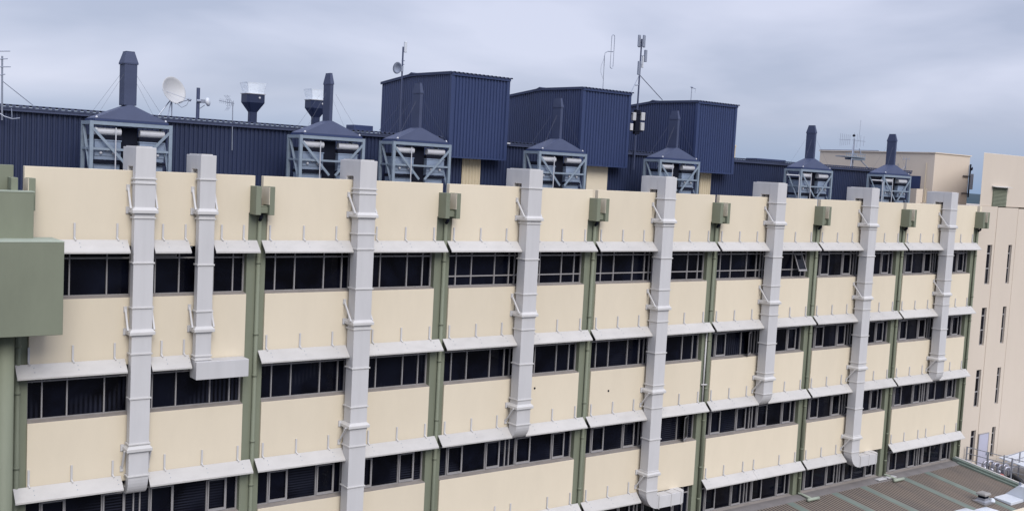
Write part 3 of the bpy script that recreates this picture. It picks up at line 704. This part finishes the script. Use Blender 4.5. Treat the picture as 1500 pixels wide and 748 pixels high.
MB().lathe([(.02, 0), (.07, .10), (.02, .24)], (57.05, 3.85, 6.1), (.2, -.1, 1), 10).build('head', 'navy_dark', t)

# ------------------------------------------------------------------ cream end building
eb = thing('end_building', 'plain cream rendered building closing the right edge, with narrow slit windows', 'building', (58, .2, GROUND))
Y0 = .2
SLX = [(53.20, 53.74), (55.53, 55.94)]
ZW = [(-.70, 1.66), (-4.38, -2.10), (-8.12, -5.86), (-11.45, -9.56)]
XA, XB, XC, XD = 51.95, 53.97, 56.3, 74
def wall_with_slits(x0, x1, y, z0, z1, slot):
    m = MB(); zz = z0
    if slot is None: m.box(x0, x1, y, 14, z0, z1); return m
    a, b = slot
    m.box(x0, a, y, 14, z0, z1); m.box(b, x1, y, 14, z0, z1)
    zl = z0
    for (p, q) in sorted(ZW):
        m.box(a, b, y, 14, zl, p); zl = q
    m.box(a, b, y, 14, zl, z1)
    for (p, q) in ZW: m.box(a, b, y + .22, 13, p, q)
    return m
wall_with_slits(XA, XB, Y0, GROUND, 3.94, SLX[0]).build('wall', 'cream_b', eb)
wall_with_slits(XB, XC, Y0 - .03, GROUND, 3.90, SLX[1]).build('wall', 'cream_b', eb)
wall_with_slits(XC, XD, Y0 - .05, GROUND, 3.86, None).build('wall', 'cream_b', eb)
uw = MB(); pl_ = [(XA + .1, Y0 + .06), (XD, Y0 + .06), (XD, 8), (61.0, 4.6)]
uw.loft([[(a, b, z) for a, b in pl_] for z in (3.942, 7.05)]).build('upper_wall', 'cream_b', eb, bevel=.02)
lw = MB(); lw.box(53.35, 54.92, Y0 + .02, Y0 + .058, 3.95, 5.10)
for i in range(14): lw.prism_x([(Y0 + .018, 3.99 + i * .08), (Y0 - .02, 3.98 + i * .08), (Y0 + .018, 4.03 + i * .08)], 53.38, 54.89)
lo = lw.build('louvre', 'green', eb)
MB().prism_x([(Y0 + .058, 5.16), (Y0 - .25, 5.10), (Y0 - .25, 5.08), (Y0 + .058, 5.10)], 53.2, 55.05).build('hood', 'awning', lo)
for j, (a, b) in enumerate(SLX):
    for (p, q) in ZW:
        y = Y0 + .13 - .03 * j
        w = MB().box(a, b, y, y + .02, p, q).build('window', 'glass', eb)
        f = MB(); f.box(a, b, y - .03, y - .002, p, p + .05); f.box(a, b, y - .03, y - .002, q - .04, q)
        f.box(a, a + .03, y - .03, y - .002, p + .05, q - .04); f.box(b - .03, b, y - .03, y - .002, p + .05, q - .04)
        h = q - p
        for t_ in (.40, .78): f.box(a + .03, b - .03, y - .03, y - .002, p + h * t_ - .035, p + h * t_ + .035)
        f.box((a + b) / 2 - .012, (a + b) / 2 + .012, y - .02, y - .004, p + .05, p + h * .40 - .036)
        f.build('window_frame', 'frame', w)
dr = MB().box(54.0, 55.05, Y0 - .10, Y0 - .052, -12.35, -9.86).build('door', 'lavender', eb, bevel=.01)
a = MB(); a.box(53.97, 54.0, Y0 - .11, Y0 - .05, -12.35, -9.82); a.box(55.05, 55.09, Y0 - .11, Y0 - .05, -12.35, -9.82); a.box(54.0, 55.05, Y0 - .11, Y0 - .05, -9.86, -9.82); a.build('door_frame', 'frame', dr)
MB().box(54.9, 54.97, Y0 - .16, Y0 - .10, -11.2, -11.05).build('handle', 'antenna', dr)
MB().box(58.3, 58.9, Y0 - .12, Y0 - .092, 4.6, 4.75).build('wall_plate', 'antenna', eb) if False else None

# ------------------------------------------------------------------ lower roof in front of the facade
RF = lambda y: -11.08 + .13 * y
low = thing('annex_building', 'low annex with a brown ribbed roof crossed by green strips', 'building', (40, -6, GROUND))
YL = -16.0
MB().prism_x([(-.01, RF(0) - .012), (YL, RF(YL) - .012), (YL, GROUND), (-.01, GROUND)], 22, 51.0).build('deck', 'roof_gap', low)
STR = [28.6, 31.9, 35.3, 38.83, 41.28, 44.92, 47.25]
rb = MB(); pitch = .205; x = 22.1
while x < 50.9:
    w = .122; za = -.004
    rb.add([(x, -.55, RF(-.55) - .008), (x + .012, -.55, RF(-.55)), (x + w - .012, -.55, RF(-.55)), (x + w, -.55, RF(-.55) - .008),
            (x, YL, RF(YL) - .008), (x + .012, YL, RF(YL)), (x + w - .012, YL, RF(YL)), (x + w, YL, RF(YL) - .008)],
           [(0, 1, 5, 4), (1, 2, 6, 5), (2, 3, 7, 6), (0, 3, 2, 1)])
    x += pitch
rb.build('ribbed_sheet', 'roof_rib', low)
for sx in STR:
    MB().prism_x([(-.50, RF(-.5) + .012), (YL, RF(YL) + .012), (YL, RF(YL) - .04), (-.50, RF(-.5) - .04)], sx, sx + .48).build('roof_strip', 'roof_strip', low)
MB().prism_x([(.0, -11.05), (-.18, RF(-.18) + .04), (-.56, RF(-.56) + .02), (-.56, RF(-.56) - .05), (.0, -11.2)], 22, 50.98).build('flashing', 'flash', low)
kb = MB(); kb.prism_x([(.02, RF(0) + .22), (YL, RF(YL) + .22), (YL, GROUND), (.02, GROUND)], 51.03, 51.32); kb.build('kerb', 'roof_strip', low, bevel=.01)
MB().prism_x([(-.02, RF(0) + .222), (YL, RF(YL) + .222), (YL, RF(YL) + .25), (-.02, RF(0) + .25)], 51.22, 51.36).build('kerb_capping', 'awning', low)
MB().prism_x([(-.4, RF(-.4) + .10), (YL, RF(YL) + .10), (YL, RF(YL) + .005), (-.4, RF(-.4) + .005)], 50.86, 51.028).build('apron', 'roof_strip', low)
for xx in (43.05, 43.95): MB().box(xx, xx + .75, -.50, -.22, RF(-.3) + .05, RF(-.3) + .09).build('cover_plate', 'duct', low)

c = (46.6, -4.45, RF(-4.45))
t = thing('roof_cowl', 'square grey vent cowl standing on the brown ribbed roof', 'roof vent', c)
m = MB(); m.add([(c[0] + sx * .44, c[1] + sy * .39, RF(c[1] + sy * .39) + .03) for sx, sy in ((-1, -1), (1, -1), (1, 1), (-1, 1))] + [(c[0] + sx * .43, c[1] + sy * .38, RF(c[1] + sy * .38) + .08) for sx, sy in ((-1, -1), (1, -1), (1, 1), (-1, 1))], [(4, 5, 6, 7), (0, 1, 5, 4), (1, 2, 6, 5), (2, 3, 7, 6), (3, 0, 4, 7)])
m.build('base_flashing', 'flash', t)
MB().sq([(.33, .30, .0), (.33, .30, .12), (.25, .23, .18), (.25, .23, .28)], c).build('curb', 'rail', t, bevel=.01)
MB().sq([(.19, .19, .28), (.19, .19, .44)], c).build('neck', 'navy_dark', t)
MB().sq([(.29, .27, .43), (.29, .27, .52), (.23, .21, .58)], c).build('cap', 'concrete', t, bevel=.015)
t2 = thing('weather_cover', 'crumpled pale cover against the vent cowl', 'cover', (c[0] + .55, c[1] - .2, c[2]))
m = MB(); m.lathe([(.13, 0), (.16, .06), (.12, .17), (.05, .22)], (c[0] + .42, c[1] - .28, RF(c[1] - .28) + .08), (.1, 0, 1), 9); m.build('sheet', 'sheet_white', t2)

for i, (xx, yy, s, lab) in enumerate(((44.0, -5.15, .6, 'pale domed skylight at the bottom edge, left of the two'), (45.35, -5.45, .55, 'pale domed skylight at the bottom edge, nearer the vent cowl'))):
    t = thing('skylight', lab, 'skylight', (xx, yy, RF(yy)), 'domed skylights on the lower roof')
    MB().sq([(s + .06, s + .06, -.12), (s + .06, s + .06, .03)], (xx, yy, RF(yy))).build('frame', 'sheet_white', t)
    rr = []
    for q in range(5):
        f = math.cos(q * math.pi / 2 / 4.6); hh = .28 * math.sin(q * math.pi / 2 / 4.6)
        rr.append((s * f, s * f, .03 + hh))
    MB().sq(rr, (xx, yy, RF(yy))).build('dome', 'sheet_white', t, smooth=False)
t = thing('sheet_metal_hood', 'pale folded sheet metal hood at the lower right corner', 'hood', (49.6, -5.2, RF(-5.2)))
MB().prism_x([(-4.25, RF(-4.25) + .04), (-4.95, RF(-4.95) + .78), (-6.6, RF(-6.6) + .9), (-6.6, RF(-6.6)), (-4.25, RF(-4.25))], 49.2, 50.85).build('cover', 'sheet_white', t, bevel=.02)
MB().prism_x([(-4.35, RF(-4.35) + .10), (-5.3, RF(-5.3) + .16), (-5.3, RF(-5.3)), (-4.35, RF(-4.35))], 47.9, 49.19).build('apron', 'sheet_white', t, bevel=.02)
MB().box(49.3, 49.36, -5.02, -4.9, RF(-5) + .70, RF(-5) + .95).build('stud', 'antenna', t)
t = MB().prism_x([(-5.75, RF(-5.75) + .03), (-8, RF(-8) + .35), (-8, RF(-8) + .0), (-5.75, RF(-5.75) - .05)], 46.9, 50.8).build('roof_panel', 'cream', None); tag(t, 'pale cream panel filling the extreme lower right corner', 'roof panel')

# ------------------------------------------------------------------ service platform beyond the kerb
pl = MB().box(51.45, 70, -14, Y0 - .1, -12.5, -12.35).build('platform', 'concrete'); tag(pl, 'grey service platform floor below the guard rail', 'platform')
t = thing('guard_rail', 'grey steel guard rail running along the edge of the lower roof', 'railing', (52.6, 0, -12.35))
for zz in (-10.42, -10.80, -11.18): MB().tube([(52.6, .05, zz), (52.6, -7, zz - .05)], .024, 6).build('rail', 'rail', t)
for yy in (.03, -1.3, -2.75, -4.2, -5.6): MB().box(52.565, 52.635, yy - .035, yy + .035, -12.35, -10.40).build('post', 'rail', t)
t = thing('platform_railing', 'second grey railing rising to the right beside the cream wall', 'railing', (57, -2.2, -12.35))
for zz in (0, -.4, -.8): MB().tube([(53.2, -1.95, -10.62 + zz), (60, -1.95, -10.30 + zz)], .024, 6).build('rail', 'rail', t)
for xx in (53.2, 55.0, 57.0, 59): MB().box(xx - .03, xx + .03, -1.98, -1.92, -12.35, -10.5).build('post', 'rail', t)
t = thing('pipework', 'tangle of grey bent pipes with a red valve behind the guard rail', 'pipes', (53.6, -1.2, -12.3))
m = MB()
for i in range(7):
    yy = -.75 - i * .22; xx = 53.1 + .1 * (i % 3)
    m.tube([(xx, yy, -12.2), (xx, yy, -11.35 + .08 * (i % 2)), (xx + .12, yy - .04, -11.2 + .08 * (i % 2)), (xx + .35, yy - .1, -11.2 + .06 * (i % 2)), (xx + .45, yy - .12, -11.4), (xx + .45, yy - .12, -12.2)], .07, 8)
m.tube([(53.0, -.5, -11.75), (53.0, -2.4, -11.8)], .06, 8)
m.build('pipe_run', 'pipe', t, smooth=True)
for yy in (-.9, -1.35, -1.8): MB().lathe([(.09, 0), (.12, .03), (.12, .1), (.06, .14)], (53.05, yy, -11.52), (-1, -.3, .1), 12).build('flange', 'pipe', t)
MB().lathe([(.05, 0), (.17, .02), (.17, .08), (.05, .1)], (52.85, -2.05, -11.72), (-.6, -.6, .4), 14).build('valve_wheel', 'red', t)
m = MB(); m.tube([(53.0, -2.3, -11.9), (53.1, -2.6, -11.55), (53.2, -3.0, -11.75), (53.1, -3.4, -12.1)], .16, 8); tag(m.build('rubber_hose', 'black', None, smooth=True), 'thick black hose lying beside the red valve', 'hose')
t = MB().prism_x([(-.9, -11.05), (-3.2, -11.3), (-3.2, -11.36), (-.9, -11.11)], 54.6, 58.5).build('canopy_sheet', 'sheet_white'); tag(t, 'pale sheet roof behind the railing near the right edge', 'canopy')
m = MB()

# ------------------------------------------------------------------ green building on the left edge
gb = thing('green_building', 'sage green rendered stair building cut off by the left edge', 'building', (-3, 0, GROUND))
MB().box(-9, -.335, .30, 14, GROUND, 2.4).build('wall', 'green', gb)
MB().box(-9, -.148, .0, .2, 2.402, 3.945).build('parapet', 'green', gb, bevel=.012)
MB().box(-9, .22, -.90, -.452, 1.86, 3.20).build('upper_hood', 'green', gb, bevel=.015)
MB().box(-9, .235, -.91, -.452, 3.202, 3.24).build('upper_coping', 'green_pale', gb)
MB().box(-9, .82, -1.90, -.455, -.755, 1.855).build('lower_hood', 'green', gb, bevel=.015)
MB().box(-9, .822, -1.905, -.455, 1.857, 1.90).build('lower_coping', 'green_pale', gb, bevel=.01)
MB().tube([(-.50, -1.0, -.76), (-.50, -1.0, GROUND)], .24, 20).build('round_column', 'green', gb, smooth=True)

# ------------------------------------------------------------------ camera
cam = bpy.data.objects.new('camera', bpy.data.cameras.new('camera')); COL.objects.link(cam)
cam.location = (-6.759, -33.126, 4.503)
cam.rotation_euler = (1.49168436, -.0521914, -.6365733)
cam.data.sensor_fit = 'HORIZONTAL'; cam.data.sensor_width = 36; cam.data.lens = 36 * 1545.34 / 1500
cam.data.clip_start = .1; cam.data.clip_end = 20000
scene.camera = cam

# ------------------------------------------------------------------ overcast sky and one soft sun
SUN_EL, SUN_AZ = 38.0, 191.0      # azimuth measured clockwise from +y: the hidden sun stands behind the camera, a little to the left
w = bpy.data.worlds.new('World'); scene.world = w; w.use_nodes = True
nt = w.node_tree; nt.nodes.clear(); L = nt.links.new
out = N(nt, 'ShaderNodeOutputWorld'); bg = N(nt, 'ShaderNodeBackground'); bg.inputs['Strength'].default_value = 0.1
sky = N(nt, 'ShaderNodeTexSky'); sky.sky_type = 'NISHITA'; sky.sun_disc = False
sky.sun_elevation = math.radians(SUN_EL); sky.sun_rotation = math.radians(SUN_AZ)
tc = N(nt, 'ShaderNodeTexCoord'); mp = N(nt, 'ShaderNodeMapping'); mp.inputs['Scale'].default_value = (1.0, 1.0, 4.0)
mp.inputs['Location'].default_value = (.0037, .7258, -1.8875)
L(tc.outputs['Generated'], mp.inputs['Vector'])
n1 = N(nt, 'ShaderNodeTexNoise', Scale=2.3, Detail=5.0, Roughness=0.46, Distortion=.25); L(mp.outputs[0], n1.inputs['Vector'])
sep = N(nt, 'ShaderNodeSeparateXYZ'); L(tc.outputs['Generated'], sep.inputs[0])
# cloud cover: soft banks, thinner and bluer towards the horizon
rc = N(nt, 'ShaderNodeValToRGB'); e = rc.color_ramp.elements
e[0].position = .42; e[0].color = (3.12, 3.45, 4.52, 1); e[1].position = .60; e[1].color = (4.60, 4.82, 5.92, 1)
L(n1.outputs['Fac'], rc.inputs['Fac'])
el = N(nt, 'ShaderNodeMapRange'); el.inputs['From Min'].default_value = 0.0; el.inputs['From Max'].default_value = 0.065
L(sep.outputs['Z'], el.inputs['Value'])
hz = N(nt, 'ShaderNodeMixRGB'); hz.inputs[1].default_value = (1.65, 2.5, 3.95, 1)
fmul = N(nt, 'ShaderNodeMath', operation='ADD'); fmul.use_clamp = True; fmul.inputs[1].default_value = .08
L(el.outputs[0], fmul.inputs[0]); L(fmul.outputs[0], hz.inputs[0]); L(rc.outputs[0], hz.inputs[2])
# an overcast sky brightens towards the zenith
zb = N(nt, 'ShaderNodeMapRange'); zb.inputs['From Min'].default_value = .25; zb.inputs['From Max'].default_value = .85
zb.inputs['To Min'].default_value = 1.0; zb.inputs['To Max'].default_value = 2.4
L(sep.outputs['Z'], zb.inputs['Value'])
vm = N(nt, 'ShaderNodeVectorMath', operation='SCALE'); L(hz.outputs[0], vm.inputs[0]); L(zb.outputs[0], vm.inputs['Scale'])
fin = N(nt, 'ShaderNodeMixRGB'); fin.inputs[0].default_value = .93
L(sky.outputs[0], fin.inputs[1]); L(vm.outputs[0], fin.inputs[2])
L(fin.outputs[0], bg.inputs['Color']); L(bg.outputs[0], out.inputs['Surface'])

sl = bpy.data.lights.new('sun', 'SUN'); so = bpy.data.objects.new('sun', sl); COL.objects.link(so)
sl.energy = 1.7; sl.angle = math.radians(34); sl.color = (1.0, .95, .88)
az, el_ = math.radians(SUN_AZ), math.radians(SUN_EL)
d = Vector((math.sin(az) * math.cos(el_), math.cos(az) * math.cos(el_), math.sin(el_)))
so.rotation_euler = d.to_track_quat('Z', 'Y').to_euler(); so.location = (0, -40, 60)

scene.view_settings.view_transform = 'Standard'; scene.view_settings.look = 'None'
scene.view_settings.exposure = 0.57; scene.view_settings.gamma = 1.0
scene.render.resolution_x = 1024; scene.render.resolution_y = 510
